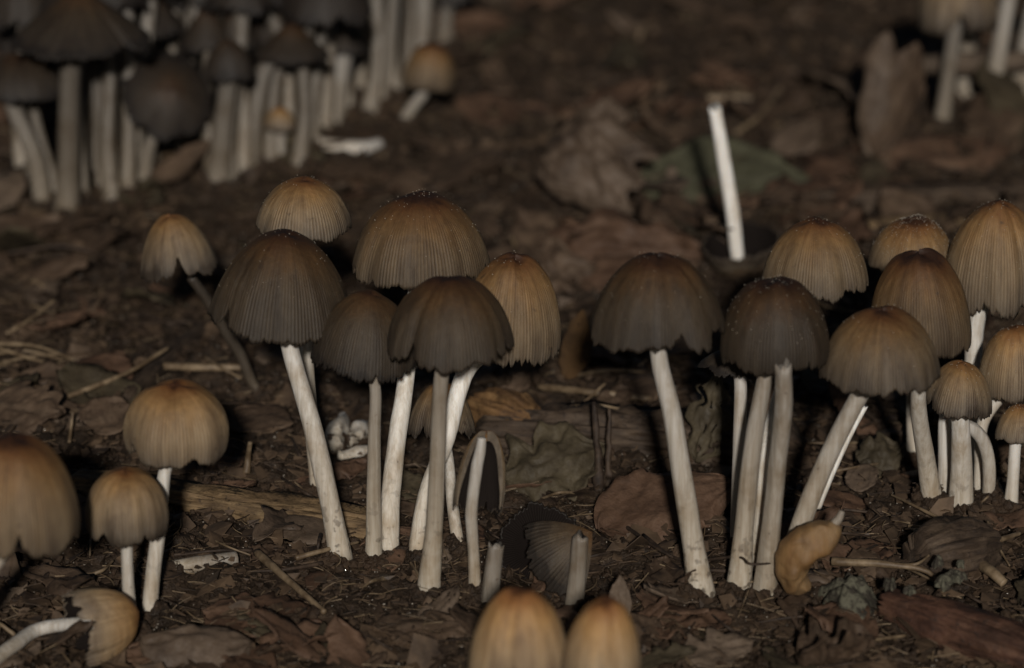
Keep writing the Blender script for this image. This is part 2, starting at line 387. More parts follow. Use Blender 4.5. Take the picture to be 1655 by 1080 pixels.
def add_flecks(parent, V, T, n, size, seed, tmax=.75):
    rs = np.random.RandomState(seed)
    cand = np.where((T > .02) & (T < tmax))[0]
    ii = rs.choice(cand, n); P = V[ii] * 1.004 + rs.normal(0, size * .6, (n, 3))
    s = size * rs.uniform(.5, 1.5, n)
    d = np.array([[1, 1, 1], [1, -1, -1], [-1, 1, -1], [-1, -1, 1]], float) * .6
    VV = (P[:, None, :] + d[None] * s[:, None, None]).reshape(-1, 3)
    f = np.array([[0, 1, 2], [0, 3, 1], [0, 2, 3], [1, 3, 2]])
    FF = (np.arange(n)[:, None, None] * 4 + f[None]).reshape(-1, 3)
    obj('flecks', make_mesh('flecks', VV, FF), M_FLECK, parent, kind='stuff')
BASES = []
def mushroom(label, base, stem, cap, prof='dome', age=.6, dark=0.0, crown=.5, grey=.3, dirt=.4, dy=0.0, roll=0.0, pitch=0.0,
             nrib=62, rib=.016, jag=.05, notches=(), lobes=.03, flecks=0, name='mushroom', group=None, arc=None, thick=.06, cat='mushroom', spin=0.0, bend=1.5, buff=0.0, stem_in=True):
    _uid[0] += 7; seed = _uid[0]
    B = pt(*base); Y0 = B[1]; B[2] = float(hgt(B[0], B[1]))
    e = obj(name, None, None, None, B); tag(e, label, cat, group); BASES.append((B, mpp(B) * stem[0][2] * .5 if stem else .003))
    YC = Y0 + dy
    x0, x1, yt, yb = cap
    mid = pty((x0 + x1) / 2, (yt + yb) / 2, YC); s = mpp(mid)
    d = mid - CAM; ph = math.atan2(-d[2], math.hypot(d[0], d[1])); S, Cc = math.sin(ph), math.cos(ph)
    R = (x1 - x0) / 2 * s; need = (yb - yt) * s
    C = prof_fn(prof)[2]
    lo, hi = .05 * R, 8 * R
    for _ in range(40):
        H = (lo + hi) / 2
        top = (C[:, 1] * H * Cc + C[:, 0] * R * S).max(); bot = (C[:, 1] * H * Cc - C[:, 0] * R * S).min()
        if top - bot < need: lo = H
        else: hi = H
    cpix_y = yb + bot / s                 # pixel row of the rim's centre
    O = pty((x0 + x1) / 2, cpix_y, YC)
    V, F, T, RB, VG, FG, RG = cap_geo(R, H, prof, seed, nrib, rib, jag, notches, lobes, arc, thick)
    rot = np.array(Matrix.Rotation(math.radians(roll), 3, 'Y') @ Matrix.Rotation(math.radians(pitch), 3, 'X') @ Matrix.Rotation(math.radians(spin), 3, 'Z'))
    piv = np.array([0, 0, H * .45])
    tr = lambda P: (P - piv) @ rot.T + piv + O - B
    co = (age + .26 * (1 - age) if age > .05 else age, dark, crown, 1)  # lowest ages stay palest: stronger flash on the near twins, put into colour
    c = obj('cap', make_mesh('cap', tr(V), F, {'t': T, 'rib': RB}), M_CAP, e, color=co)
    obj('gills', make_mesh('gills', tr(VG), FG, {'rib': RG}), M_GILL, c, color=co)
    if flecks: add_flecks(c, tr(V)[:30 * int(nrib * 1.55) * 4], T[:30 * int(nrib * 1.55) * 4], flecks, .00010, seed)
    if stem is not None:
        fl = prof in ('flat', 'umbrella'); apex = tr(np.array([[0, 0, H * (.45 if fl else .8)]]))[0] + B
        inner = tr(np.array([[0, 0, H * (.05 if fl else .25)]]))[0] + B
        P = []; W = []
        n = len(stem); ys = np.array([q[1] for q in stem], float)
        span = max(1.0, ys[0] - cpix_y)
        for (px, py, w) in stem:
            f = min(1, max(0, (ys[0] - py) / span)) ** bend
            p = pty(px, py, Y0 + (inner[1] - Y0) * f); P.append(p); W.append(w * mpp(p) / 2)
        P[0] = P[0] - np.array([0, 0, .0])
        if P[-1][2] > inner[2] - .002 and n > 2: pass
        P = [P[0] - (P[1] - P[0]) / np.linalg.norm(P[1] - P[0]) * .003] + P
        W[0] *= 1.1; W = [W[0] * 1.15] + W
        if stem_in: P += [inner, apex]; W += [W[-1] * .95, W[-1] * .6]
        # arc-length radii
        P = np.array(P); L = np.concatenate([[0], np.cumsum(np.linalg.norm(np.diff(P, axis=0), axis=1))]); L /= L[-1]
        Cs = spline(P, 40); kk = np.linspace(0, len(P) - 1, 40)
        rr = np.interp(kk, np.arange(len(P)), W)
        Vs, Fs, ts = tube(Cs, rr, 40, 18, seed, .035, True, .02)
        tl = np.concatenate([[0], np.cumsum(np.linalg.norm(np.diff(Cs, axis=0), axis=1))]); tl /= tl[-1]
        ts = np.append(np.repeat(tl, 18), [0, 1])
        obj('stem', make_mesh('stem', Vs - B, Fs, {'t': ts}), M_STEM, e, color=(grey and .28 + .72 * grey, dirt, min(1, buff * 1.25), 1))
    return e
def stem_only(label, path, grey=.3, dirt=.4, name='broken_stem', lift=0.0, group=None, lying=False, rough=.04, dyt=0.0, buff=0.0):
    """a stem without its cap; path of (px, py, width)"""
    _uid[0] += 7; B = pt(path[0][0], path[0][1]); B[2] = float(hgt(B[0], B[1]))
    if lying:
        P = []
        for (px, py, w) in path:
            q = pt(px, py, .002); r = w * mpp(q) / 2; q = pt(px, py, r * .8 + lift); P.append(q)
    else: P = [pty(px, py, B[1] + dyt * i / (len(path) - 1)) for i, (px, py, w) in enumerate(path)]
    W = [w * mpp(B) / 2 for _, _, w in path]
    if not lying:
        P = [P[0] - (P[1] - P[0]) / np.linalg.norm(P[1] - P[0]) * .003] + P; W = [W[0]] + W; BASES.append((B, W[0]))
    V, F, t = tube(P, W, 30, 20, _uid[0], rough, True, .05, 0.0 if lying else .38)
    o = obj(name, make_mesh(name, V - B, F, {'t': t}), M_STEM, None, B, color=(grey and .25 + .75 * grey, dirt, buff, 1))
    return tag(o, label, 'mushroom stem', group)

N = math.pi * 1.5      # the side of a cap that faces the camera
# --- left middle troop
mushroom('broad grey-brown mushroom with a long clean white stem leaning over the pale log', (552, 908), [(552, 908, 36), (535, 820, 33), (505, 690, 31), (472, 575, 28)],
         (338, 580, 372, 562), 'bell', .93, 0, .55, .18, .6, dy=.008, nrib=78, jag=.035, notches=[(N - .9, .05, .1)], flecks=60, roll=4)
mushroom('small tan striped mushroom peeping over the broad grey-brown cap', (515, 800), [(515, 800, 24), (497, 600, 22), (492, 420, 20)],
         (412, 570, 287, 397), 'dome', .22, 0, .45, .3, nrib=58, rib=.02, flecks=40, dy=.002)
mushroom('large dark-striped dome mushroom with the brightest white stem', (628, 908), [(628, 908, 32), (632, 800, 31), (643, 700, 30), (655, 620, 28)],
         (567, 790, 310, 478), 'dome', .68, 0, .75, 0.0, .3, dy=.020, nrib=74, rib=.02, flecks=120)
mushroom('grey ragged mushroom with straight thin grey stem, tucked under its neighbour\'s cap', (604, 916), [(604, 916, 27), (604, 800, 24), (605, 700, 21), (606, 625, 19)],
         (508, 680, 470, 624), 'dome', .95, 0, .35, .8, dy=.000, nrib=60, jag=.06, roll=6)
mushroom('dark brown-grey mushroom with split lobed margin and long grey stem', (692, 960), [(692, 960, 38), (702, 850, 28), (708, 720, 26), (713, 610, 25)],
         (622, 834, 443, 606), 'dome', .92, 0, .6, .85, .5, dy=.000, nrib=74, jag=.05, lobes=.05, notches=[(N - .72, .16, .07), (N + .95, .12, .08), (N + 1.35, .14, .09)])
mushroom('golden-topped tan mushroom on a leaning white stem crossing behind grey stem', (672, 902), [(672, 902, 26), (688, 800, 24), (722, 710, 27), (742, 630, 29), (765, 585, 28)],
         (746, 908, 410, 602), 'egg', .42, 0, .62, 0.0, .4, dy=.010, nrib=58, rib=.02, roll=3, jag=.07, flecks=60)
mushroom('low tan striped mushroom half hidden between two pale stems', (742, 890), [(742, 890, 18), (732, 820, 19), (724, 740, 18)],
         (655, 770, 618, 722), 'bell', .45, 0, .3, .25, dy=.012, nrib=50, rib=.022, jag=.1, notches=[(N - .6, .12, .12)])
mushroom('small mushroom torn open, dark gills showing around its thin stem', (768, 972), [(768, 972, 20), (766, 900, 19), (762, 830, 20), (770, 760, 20), (776, 730, 18), (779, 708, 14)],
         (737, 818, 700, 842), 'egg', .25, 0, .4, .45, .3, dy=0, nrib=44, arc=(-.50, math.pi + .50), thick=.08, roll=8, pitch=-26, jag=.05, stem_in=False)
mushroom('tan mushroom with notched skirt on thin dark curving stem above the straws', (428, 645), [(428, 645, 14), (408, 618, 17), (388, 572, 18), (360, 528, 18), (330, 478, 17), (308, 448, 16)],
         (221, 350, 346, 462), 'bell',   .30, 0, .3, 1.0, .9, buff=.9, dy=-.004, roll=-8, nrib=50, notches=[(N + .1, .22, .16)], jag=.05, stem_in=False)
# --- left foreground
mushroom('round tan mushroom with pleated sides behind a smaller tan mushroom', (241, 1002), [(241, 1002, 24), (247, 930, 25), (258, 840, 24), (266, 765, 21)],
         (199, 372, 614, 764), 'ball', .12, 0, .52, .1, .4, dy=.004, nrib=56, lobes=.06, notches=[(N + .45, .05, .12), (N - 1.0, .14, .15)])
mushroom('smaller tan mushroom with dark blotch on its crown, beside the pleated one', (215, 1026), [(215, 1026, 24), (208, 960, 20), (205, 880, 18)],
         (139, 274, 755, 888), 'ball', .18, 0, .40, .25, .2, dy=-.002, nrib=50, lobes=.05, notches=[(N - .55, .08, .1), (N + .6, .06, .1)])
mushroom('big brown mushroom with orange crown and cleft side, out of focus', (-75, 1150), [(-75, 1150, 34), (-60, 1000, 30), (10, 880, 28)],
         (-76, 132, 700, 915), 'egg', .45, 0, .72, .4, dy=0, nrib=60, notches=[(N + .15, .12, .10)], lobes=.05)
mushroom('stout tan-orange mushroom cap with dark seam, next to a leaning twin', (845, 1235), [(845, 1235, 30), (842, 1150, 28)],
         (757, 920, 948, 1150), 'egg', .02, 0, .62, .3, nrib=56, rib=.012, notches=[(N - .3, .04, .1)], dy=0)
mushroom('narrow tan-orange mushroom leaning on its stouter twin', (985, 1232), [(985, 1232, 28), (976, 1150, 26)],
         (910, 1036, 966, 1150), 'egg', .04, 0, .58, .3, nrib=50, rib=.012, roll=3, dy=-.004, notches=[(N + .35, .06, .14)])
# --- right troop
mushroom('broad brown bell mushroom alone on a thick bent white-footed stem', (1135, 966), [(1135, 966, 44), (1122, 890, 36), (1104, 780, 33), (1086, 670, 31), (1066, 585, 28)],
         (948, 1172, 408, 583), 'bell', .95, 0, .60, .42, .6, dy=.002, nrib=80, jag=.06, lobes=.03, notches=[(N + .35, .09, .12), (N + 1.1, .06, .1)], flecks=70)
mushroom('dark purplish-brown blunt mushroom with frosted crown behind a capless stem', (1193, 958), [(1193, 958, 40), (1202, 860, 32), (1215, 730, 30), (1236, 612, 26)],
         (1160, 1338, 446, 612), 'egg', 1.0, .06, .66, .75, .6, dy=.002, nrib=66, jag=.06, flecks=160)
mushroom('rounded brown mushroom with a long stem slanting down to the button', (1268, 948), [(1268, 948, 42), (1290, 860, 33), (1335, 745, 32), (1384, 648, 29)],
         (1326, 1518, 495, 647), 'dome', .62, 0, .55, .6, .3, dy=.000, nrib=76, jag=.04, flecks=40)
mushroom('tall dark golden-brown mushroom between two rounder caps', (1508, 818), [(1508, 818, 34), (1496, 740, 30), (1484, 650, 26)],
         (1404, 1566, 403, 590), 'egg', .70, 0, .85, .25, .3, dy=-.022, nrib=64, roll=-4, jag=.03)
mushroom('tan-brown dome mushroom with pale upper rim on a stem in shadow', (1224, 934), [(1224, 934, 30), (1230, 840, 26), (1246, 690, 22)],
         (1230, 1404, 352, 494), 'dome', .45, 0, .60, 0.0, bend=5, dy=.022, nrib=66, jag=.06, notches=[(N + .6, .06, .1)], flecks=60)
mushroom('frosted golden mushroom crown rising behind the tall dark one', (1480, 740), [(1480, 740, 26), (1476, 600, 24), (1475, 450, 22)],
         (1405, 1545, 350, 455), 'dome', .30, 0, .75, .2, dy=.0, nrib=58, flecks=420)
mushroom('tall egg-shaped tan mushroom with sooty streaks at its skirt', (1566, 770), [(1566, 770, 26), (1568, 690, 26), (1572, 600, 28), (1580, 510, 28)],
         (1526, 1688, 324, 522), 'egg', .28, 0, .55, .15, dy=.004, nrib=60, rib=.02, notches=[(N - .35, .07, .1), (N + .5, .05, .06)], flecks=120)
mushroom('small pale tan mushroom with a short stem in the tight cluster', (1553, 822), [(1553, 822, 40), (1554, 760, 36), (1553, 690, 30)],
         (1492, 1606, 583, 684), 'dome', .22, 0, .35, .15, .5, dy=-.006, nrib=50, roll=5, flecks=60, notches=[(N - 1.2, .15, .2)])
mushroom('small golden bell mushroom rising behind the pale tan one', (1583, 808), [(1583, 808, 18), (1584, 750, 20), (1590, 680, 20)],
         (1580, 1692, 525, 656), 'egg', .10, 0, .55, .1, .3, dy=.004, nrib=52, flecks=80)
mushroom('tiny cream-tan mushroom on its own short white stem', (1632, 832), [(1632, 832, 25), (1637, 780, 20), (1641, 720, 19)],
         (1607, 1688, 653, 722), 'dome', .08, 0, .40, .1, .4, dy=0, nrib=44, flecks=50)
stem_only('slim pale stem in the tight cluster without a visible cap', [(1527, 806, 26), (1528, 750, 22), (1527, 680, 20), (1535, 640, 18)], .15, .4, 'capless_mushroom')
stem_only('hook-shaped bent stem curling over in the tight cluster', [(1596, 818, 20), (1599, 760, 22), (1590, 715, 23), (1570, 692, 22), (1545, 688, 20)], .45, .3, 'capless_mushroom', dyt=-.006)
stem_only('capless grey-tan stem standing before the purplish-brown cap', [(1236, 962, 40), (1247, 850, 30), (1258, 740, 28), (1267, 660, 28), (1266, 590, 25)], .75, .5, dyt=-.008)
stem_only('thin brilliant white stem shadowing the slanting stem', [(1312, 838, 16), (1340, 770, 15), (1372, 700, 15), (1398, 655, 12)], -.0, .2, 'capless_mushroom', dyt=.006)
mushroom('torn grey cap flap with slim stem behind the purplish-brown mushroom', (1192, 900), [(1192, 900, 24), (1193, 780, 22), (1197, 620, 21)],
         (1128, 1245, 560, 618), 'flat', .95, 0, .1, .35, .2, dy=.002, nrib=48, jag=.14, roll=8)
# deformed young button lying against the slanting stem
def button():
    B = pt(1290, 956); e = obj('mushroom_button', None, None, None, B); tag(e, 'yellow-tan kidney-shaped mushroom button lying at the slanting stem', 'mushroom')
    Y = B[1] - .006; path = [(1350, 842, 8), (1344, 852, 38), (1325, 868, 60), (1300, 884, 68), (1284, 902, 56), (1281, 920, 62), (1288, 938, 50), (1304, 950, 22), (1308, 953, 4)]
    P = [pty(a, b, Y) for a, b, w in path]; s = mpp(P[2])
    V, F, t = tube(P, [w * s * .5 for _, _, w in path], 60, 40, 5, .09, True, .05)
    rr = snoise(V[:, 0] / .003, V[:, 2] / .003, 9) + .5 * snoise(V[:, 0] / .0012, V[:, 2] / .0012, 10); rq = snoise(V[:, 2] / .0025, V[:, 0] / .0025, 19)
    V = V + np.stack([.0003 * rq, .0006 * rr, .0004 * rr], 1)
    obj('cap', make_mesh('cap', V - B, F, {'t': .25 + .35 * np.abs(t - .45), 'rib': rr}), M_CAP, e, color=(.52, 0, .30, 1))
    P2 = [pty(1346, 850, Y), pty(1356, 838, Y), pty(1361, 826, Y)]
    V, F, t = tube(P2, [8 * s, 7 * s, 5 * s], 10, 14, 6, .05)
    obj('stem', make_mesh('stem', V - B, F, {'t': t * .5 + .5}), M_STEM, e, color=(.9, .2, 0, 1))
button()
# --- cut stubs and loose stems
stem_only('short cut stem stub rising behind the stout orange cap', [(790, 985, 30), (796, 930, 28), (802, 880, 25)], .8, .2, buff=.25)
stem_only('slightly longer cut stem stub by the folded grey cap flap', [(928, 985, 31), (933, 930, 28), (939, 866, 25)], .8, .2, buff=.25)
stem_only('pale cut stem piece lying behind the rolled bark', [(280, 918, 26), (320, 912, 28), (382, 903, 25)], .8, .3, lying=True)
stem_only('curved white stem piece lying beside the dark background troop', [(498, 226, 22), (530, 236, 24), (580, 240, 24), (614, 232, 16)], .25, .2, lying=True)
for q, (a, b, c, d, w) in enumerate([(540, 720, 556, 672, 34), (566, 712, 590, 684, 26), (548, 738, 612, 728, 18), (590, 702, 618, 690, 14)]):
    stem_only('splintered white stem fragment on soil behind the thin grey stem', [(a, b, w), ((a + c) / 2, (b + d) / 2 - 2, w * 1.05), (c, d, w * .35)], .12, 1.0, lying=True, rough=.5, group='splintered white stem fragments')
# upside-down mushroom with its stem in the air
def upturned():
    B = pt(1195, 440); e = obj('mushroom', None, None, None, B); tag(e, 'upturned mushroom, black gills up, white cut stem pointing skyward', 'mushroom')
    s = mpp(B); R = 66 * s; H = 60 * s
    V, F, T, RB, VG, FG, RG = cap_geo(R, H, 'dome', 501, 56, .014, .05, (), .08)
    rot = np.array(Matrix.Rotation(math.radians(-6), 3, 'Y') @ Matrix.Rotation(math.radians(186), 3, 'X'))
    tr = lambda P: P @ rot.T + np.array([0, 0, H * .97])
    c = obj('cap', make_mesh('cap', tr(V), F, {'t': T, 'rib': RB}), M_CAP, e, color=(.30, 0, .1, 1))
    obj('gills', make_mesh('gills', tr(VG), FG, {'rib': RG}), M_GILL, c, color=(1, 0, 0, 1))
    Y = B[1]; P = [pty(1192, 425, Y), pty(1190, 400, Y), pty(1182, 330, Y), pty(1168, 250, Y), pty(1155, 173, Y)]
    V, F, t = tube(P, [10 * s, 11 * s, 11.5 * s, 11.5 * s, 10 * s], 30, 20, 77, .05, True, .05, .4)
    obj('stem', make_mesh('stem', V - B, F, {'t': .5 + t * .5}), M_STEM, e, color=(.1, 0, 0, 1))
upturned()
# fallen caps
def fallen_cap(label, px, py, rpx, hpx, prof, roll, pitch, spin=0, age=.5, dark=0, crown=.5, lift=.0, arc=None, seed=900, stem=None, grey=.3, notches=(), nrib=56, jag=.06, name='fallen_mushroom', cat='mushroom cap', lobes=.06, thick=.06, yaw=0):
    B = pt(px, py); s = mpp(B); R = rpx * s; H = hpx * s
    e = obj(name, None, None, None, B); tag(e, label, cat)
    V, F, T, RB, VG, FG, RG = cap_geo(R, H, prof, seed, nrib, .014, jag, notches, lobes, arc, thick)
    rot = np.array(Matrix.Rotation(math.radians(yaw), 3, 'Z') @ Matrix.Rotation(math.radians(roll), 3, 'Y') @ Matrix.Rotation(math.radians(pitch), 3, 'X') @ Matrix.Rotation(math.radians(spin), 3, 'Z'))
    Q = (V - np.array([0, 0, H * .4])) @ rot.T; zmin = Q[:, 2].min()
    tr = lambda P: (P - np.array([0, 0, H * .4])) @ rot.T + np.array([0, 0, -zmin - .0012 + lift])
    c = obj('cap', make_mesh('cap', tr(V), F, {'t': T, 'rib': RB}), M_CAP, e, color=(age, dark, crown, 1))
    obj('gills', make_mesh('gills', tr(VG), FG, {'rib': RG}), M_GILL, c, color=(1, 0, 0, 1))
    if stem:
        p0 = tr(np.array([[0, 0, H * .55]]))[0]; P = [p0] + [pt(a, b, .003) - B for a, b, w in stem]; W = [stem[0][2] * s / 2] + [w * s / 2 for _, _, w in stem]
        V, F, t = tube(P, W, 30, 16, seed, .04)
        obj('stem', make_mesh('stem', V, F, {'t': 1 - t * .9}), M_STEM, e, color=(grey, .2, 0, 1))
    return e
fallen_cap('tan mushroom toppled on its side, stem trailing along the ground', 160, 1064, 66, 112, 'egg', 80, -6, 0, .16, 0, .6, seed=911, yaw=14, lobes=.12, stem=[(70, 1015, 22), (20, 1045, 24), (-40, 1090, 26)], grey=.5, notches=[(N - .5, .13, .25), (N + 1.1, .18, .13), (1.0, .12, .12)], name='fallen_mushroom', cat='mushroom')
fallen_cap('fallen cap lying gills-out, fan of black gills toward the stub', 872, 925, 74, 30, 'flat', 10, -122, 20, .95, .2, .2, seed=921, jag=.12, nrib=56)
fallen_cap('folded grey cap flap leaning on the fan of black gills', 940, 952, 96, 74, 'bell', 26, 34, 0, .9, 0, .0, seed=931, lobes=.16, arc=(3.1, 5.0), jag=.12, nrib=50, lift=.002)

# --- background troop on the left (old inky caps) 
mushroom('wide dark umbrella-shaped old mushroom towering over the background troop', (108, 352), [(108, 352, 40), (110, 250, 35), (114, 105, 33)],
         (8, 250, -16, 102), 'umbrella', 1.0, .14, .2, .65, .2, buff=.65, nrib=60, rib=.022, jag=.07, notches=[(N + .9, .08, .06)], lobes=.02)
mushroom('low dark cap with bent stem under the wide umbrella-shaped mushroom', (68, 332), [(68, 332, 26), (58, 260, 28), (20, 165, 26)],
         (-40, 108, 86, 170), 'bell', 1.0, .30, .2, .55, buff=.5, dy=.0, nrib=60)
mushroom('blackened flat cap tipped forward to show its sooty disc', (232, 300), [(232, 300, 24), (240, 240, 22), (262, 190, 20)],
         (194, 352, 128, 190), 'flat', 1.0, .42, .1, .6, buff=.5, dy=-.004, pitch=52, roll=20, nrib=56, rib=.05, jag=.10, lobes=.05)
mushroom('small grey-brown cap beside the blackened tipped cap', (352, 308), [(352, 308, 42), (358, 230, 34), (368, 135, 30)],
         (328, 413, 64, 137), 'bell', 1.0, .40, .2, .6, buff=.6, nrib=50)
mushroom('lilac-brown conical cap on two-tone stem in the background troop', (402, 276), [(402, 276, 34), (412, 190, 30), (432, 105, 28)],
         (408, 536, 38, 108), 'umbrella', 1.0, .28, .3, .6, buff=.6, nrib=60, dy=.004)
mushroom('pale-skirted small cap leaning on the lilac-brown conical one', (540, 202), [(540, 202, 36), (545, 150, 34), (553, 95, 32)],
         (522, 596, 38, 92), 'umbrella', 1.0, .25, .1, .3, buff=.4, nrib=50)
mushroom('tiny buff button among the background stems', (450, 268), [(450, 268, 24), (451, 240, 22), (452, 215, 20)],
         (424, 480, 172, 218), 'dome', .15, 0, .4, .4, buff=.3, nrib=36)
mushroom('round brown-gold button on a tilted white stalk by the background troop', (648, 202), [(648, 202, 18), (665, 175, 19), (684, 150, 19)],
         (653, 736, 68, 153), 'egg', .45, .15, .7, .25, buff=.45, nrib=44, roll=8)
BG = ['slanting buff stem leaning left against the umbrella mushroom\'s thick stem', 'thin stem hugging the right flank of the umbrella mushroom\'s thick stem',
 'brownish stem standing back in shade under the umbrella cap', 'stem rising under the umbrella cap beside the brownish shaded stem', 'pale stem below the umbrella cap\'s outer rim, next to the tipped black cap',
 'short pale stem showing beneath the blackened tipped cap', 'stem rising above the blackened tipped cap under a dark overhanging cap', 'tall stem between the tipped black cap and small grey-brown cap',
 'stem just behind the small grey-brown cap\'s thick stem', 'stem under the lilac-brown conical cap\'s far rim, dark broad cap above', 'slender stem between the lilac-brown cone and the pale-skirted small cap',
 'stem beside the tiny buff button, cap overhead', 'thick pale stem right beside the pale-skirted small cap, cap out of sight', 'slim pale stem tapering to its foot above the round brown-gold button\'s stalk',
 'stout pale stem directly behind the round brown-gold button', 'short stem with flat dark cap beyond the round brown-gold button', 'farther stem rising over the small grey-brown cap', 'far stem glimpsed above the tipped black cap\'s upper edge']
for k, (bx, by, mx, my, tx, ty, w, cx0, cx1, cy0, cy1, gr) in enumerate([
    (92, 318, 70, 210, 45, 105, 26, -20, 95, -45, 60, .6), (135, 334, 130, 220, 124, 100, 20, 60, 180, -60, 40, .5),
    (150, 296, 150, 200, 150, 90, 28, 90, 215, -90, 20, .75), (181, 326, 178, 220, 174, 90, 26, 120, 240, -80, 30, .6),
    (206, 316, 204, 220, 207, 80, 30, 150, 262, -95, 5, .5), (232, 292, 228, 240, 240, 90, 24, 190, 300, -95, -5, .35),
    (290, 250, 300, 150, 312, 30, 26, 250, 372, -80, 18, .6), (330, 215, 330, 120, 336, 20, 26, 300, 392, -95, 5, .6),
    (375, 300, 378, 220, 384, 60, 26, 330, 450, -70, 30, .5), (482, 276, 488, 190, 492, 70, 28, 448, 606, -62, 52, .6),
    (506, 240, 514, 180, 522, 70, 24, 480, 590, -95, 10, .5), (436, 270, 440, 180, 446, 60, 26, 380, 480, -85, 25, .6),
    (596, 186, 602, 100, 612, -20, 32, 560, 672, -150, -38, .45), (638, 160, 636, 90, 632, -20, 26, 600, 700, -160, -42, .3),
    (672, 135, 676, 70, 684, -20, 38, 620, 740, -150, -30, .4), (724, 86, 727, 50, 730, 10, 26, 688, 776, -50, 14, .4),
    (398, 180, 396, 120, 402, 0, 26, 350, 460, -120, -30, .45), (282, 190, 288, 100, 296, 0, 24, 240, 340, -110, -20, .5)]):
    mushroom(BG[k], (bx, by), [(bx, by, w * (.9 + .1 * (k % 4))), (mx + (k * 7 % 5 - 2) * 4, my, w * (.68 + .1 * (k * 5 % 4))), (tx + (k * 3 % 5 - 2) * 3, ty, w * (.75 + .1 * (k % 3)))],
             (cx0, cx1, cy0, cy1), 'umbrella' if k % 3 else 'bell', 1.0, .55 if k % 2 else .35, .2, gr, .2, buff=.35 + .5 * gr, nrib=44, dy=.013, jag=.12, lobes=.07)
for k in range(22):
    rk = np.random.RandomState(640 + k)
    bx, by = [(38, 292), (52, 304), (163, 312), (192, 302), (250, 276), (272, 246), (312, 236), (343, 292), (392, 288), (420, 264), (466, 252),
              (522, 216), (562, 192), (616, 176), (656, 152), (692, 112), (300, 210), (352, 196), (426, 196), (500, 190), (582, 160), (240, 226)][k]
    h = rk.uniform(190, 260); tx = bx + rk.uniform(-14, 22); w = rk.uniform(15, 25); cw = rk.uniform(44, 62); ty = by - h
    mushroom('slim pale-stemmed mushroom packed deep inside the crowded background troop', (bx, by), [(bx, by, w * 1.2), (bx + (tx - bx) * .3 + rk.uniform(-7, 7), by - h * .45, w), (tx, ty, w * .8)],
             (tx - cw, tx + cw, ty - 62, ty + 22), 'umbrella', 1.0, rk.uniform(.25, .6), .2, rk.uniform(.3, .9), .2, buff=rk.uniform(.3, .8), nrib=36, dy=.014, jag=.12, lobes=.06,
             group='slim stems inside the background troop')
# --- right background
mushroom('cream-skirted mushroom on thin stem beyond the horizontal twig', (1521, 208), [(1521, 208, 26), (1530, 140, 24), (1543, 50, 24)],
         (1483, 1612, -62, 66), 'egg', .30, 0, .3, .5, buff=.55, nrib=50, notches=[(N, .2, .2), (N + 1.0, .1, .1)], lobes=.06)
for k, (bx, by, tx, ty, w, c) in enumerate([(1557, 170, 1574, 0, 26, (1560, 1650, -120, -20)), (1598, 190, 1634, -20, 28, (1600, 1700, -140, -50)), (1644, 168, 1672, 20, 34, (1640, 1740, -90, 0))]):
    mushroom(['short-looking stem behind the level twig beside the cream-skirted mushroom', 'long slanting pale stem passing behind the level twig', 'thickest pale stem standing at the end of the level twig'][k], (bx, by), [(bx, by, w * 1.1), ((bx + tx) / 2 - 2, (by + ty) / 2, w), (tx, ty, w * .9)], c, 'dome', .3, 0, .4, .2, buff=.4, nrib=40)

# ------------------------------------------------------------------ leaves, wood, twigs
def leaf_mesh(L, W, seed, shape='ovate', cup=.15, bend=.1, ragged=.3, n=30, m=16, thick=.00022, wrinkle=.03, holes=.0):
    rs = np.random.RandomState(seed); s = np.linspace(0, 1, n); v = np.linspace(-1, 1, m)
    if shape == 'ovate': w = np.sin(math.pi * np.clip(s, 0, 1) ** .8) ** .75
    elif shape == 'round': w = np.sqrt(np.clip(1 - (2 * s - 1) ** 2, 0, 1))
    elif shape == 'lobed': w = np.sin(math.pi * s ** .85) ** .6 * (.80 + .13 * np.cos(2 * math.pi * s * 3.3 + rs.uniform(0, 6)) + .22 * snoise(s * 9, s * 0 + seed, seed))
    else: w = np.clip(np.sin(math.pi * s) ** .35 * (.75 + .3 * (noise(s * 5, s * 0 + seed, seed))), 0.05, 1)
    w = np.maximum(w, .02)
    S, Vv = np.meshgrid(s, v, indexing='ij')
    ww = w[:, None] * (1 - ragged * .5 * noise(S * 14, np.sign(Vv) * 3 + 5, seed + 1))
    x = S * L - L / 2 + L * .03 * snoise(S * 9, Vv * 6, seed + 2) * (np.abs(Vv) > .75)
    y = Vv * ww * W / 2 + .06 * W * math.sin(seed) * (S - .5) ** 2 * 4
    vein = np.clip(1 - np.abs(Vv) * 9, 0, 1)
    sv = np.abs(((S * 9 - np.abs(Vv) * 1.6) % 1) - .5) * 2
    vein = np.maximum(vein, np.clip((sv - .78) * 4.5, 0, 1) * (np.abs(Vv) < .95) * .8)
    z = cup * W * Vv ** 2 * ww / 2 + bend * L * ((S - .5) ** 2 * 4) + wrinkle * W * snoise(S * 5 + seed, Vv * 3, seed + 3) + wrinkle * .5 * W * snoise(S * 13 + seed, Vv * 8, seed + 4) - .008 * W * vein
    top = np.stack([x, y, z], -1).reshape(-1, 3); F = grid_faces(n, m)
    if holes > 0:
        hn = noise(S * 8 + seed, Vv * 4 + 3, seed + 8).reshape(-1); keep = (hn[F].mean(1) < 1 - holes); F = F[keep]
    bot = top - np.array([0, 0, thick]); k = len(top)
    FB = F[:, ::-1] + k
    ed = {}
    for a, b in np.concatenate([F[:, [0, 1]], F[:, [1, 2]], F[:, [2, 3]], F[:, [3, 0]]]):
        if (b, a) in ed: del ed[(b, a)]
        else: ed[(a, b)] = 1
    FE = np.array([[b, a, a + k, b + k] for a, b in ed.keys()])
    V = np.vstack([top, bot])
    at = {'s': np.tile(S.ravel(), 2), 'w': np.tile(Vv.ravel(), 2), 'vein': np.tile(vein.ravel(), 2)}
    return V, [F, FB, FE], at
_leaf = [0]
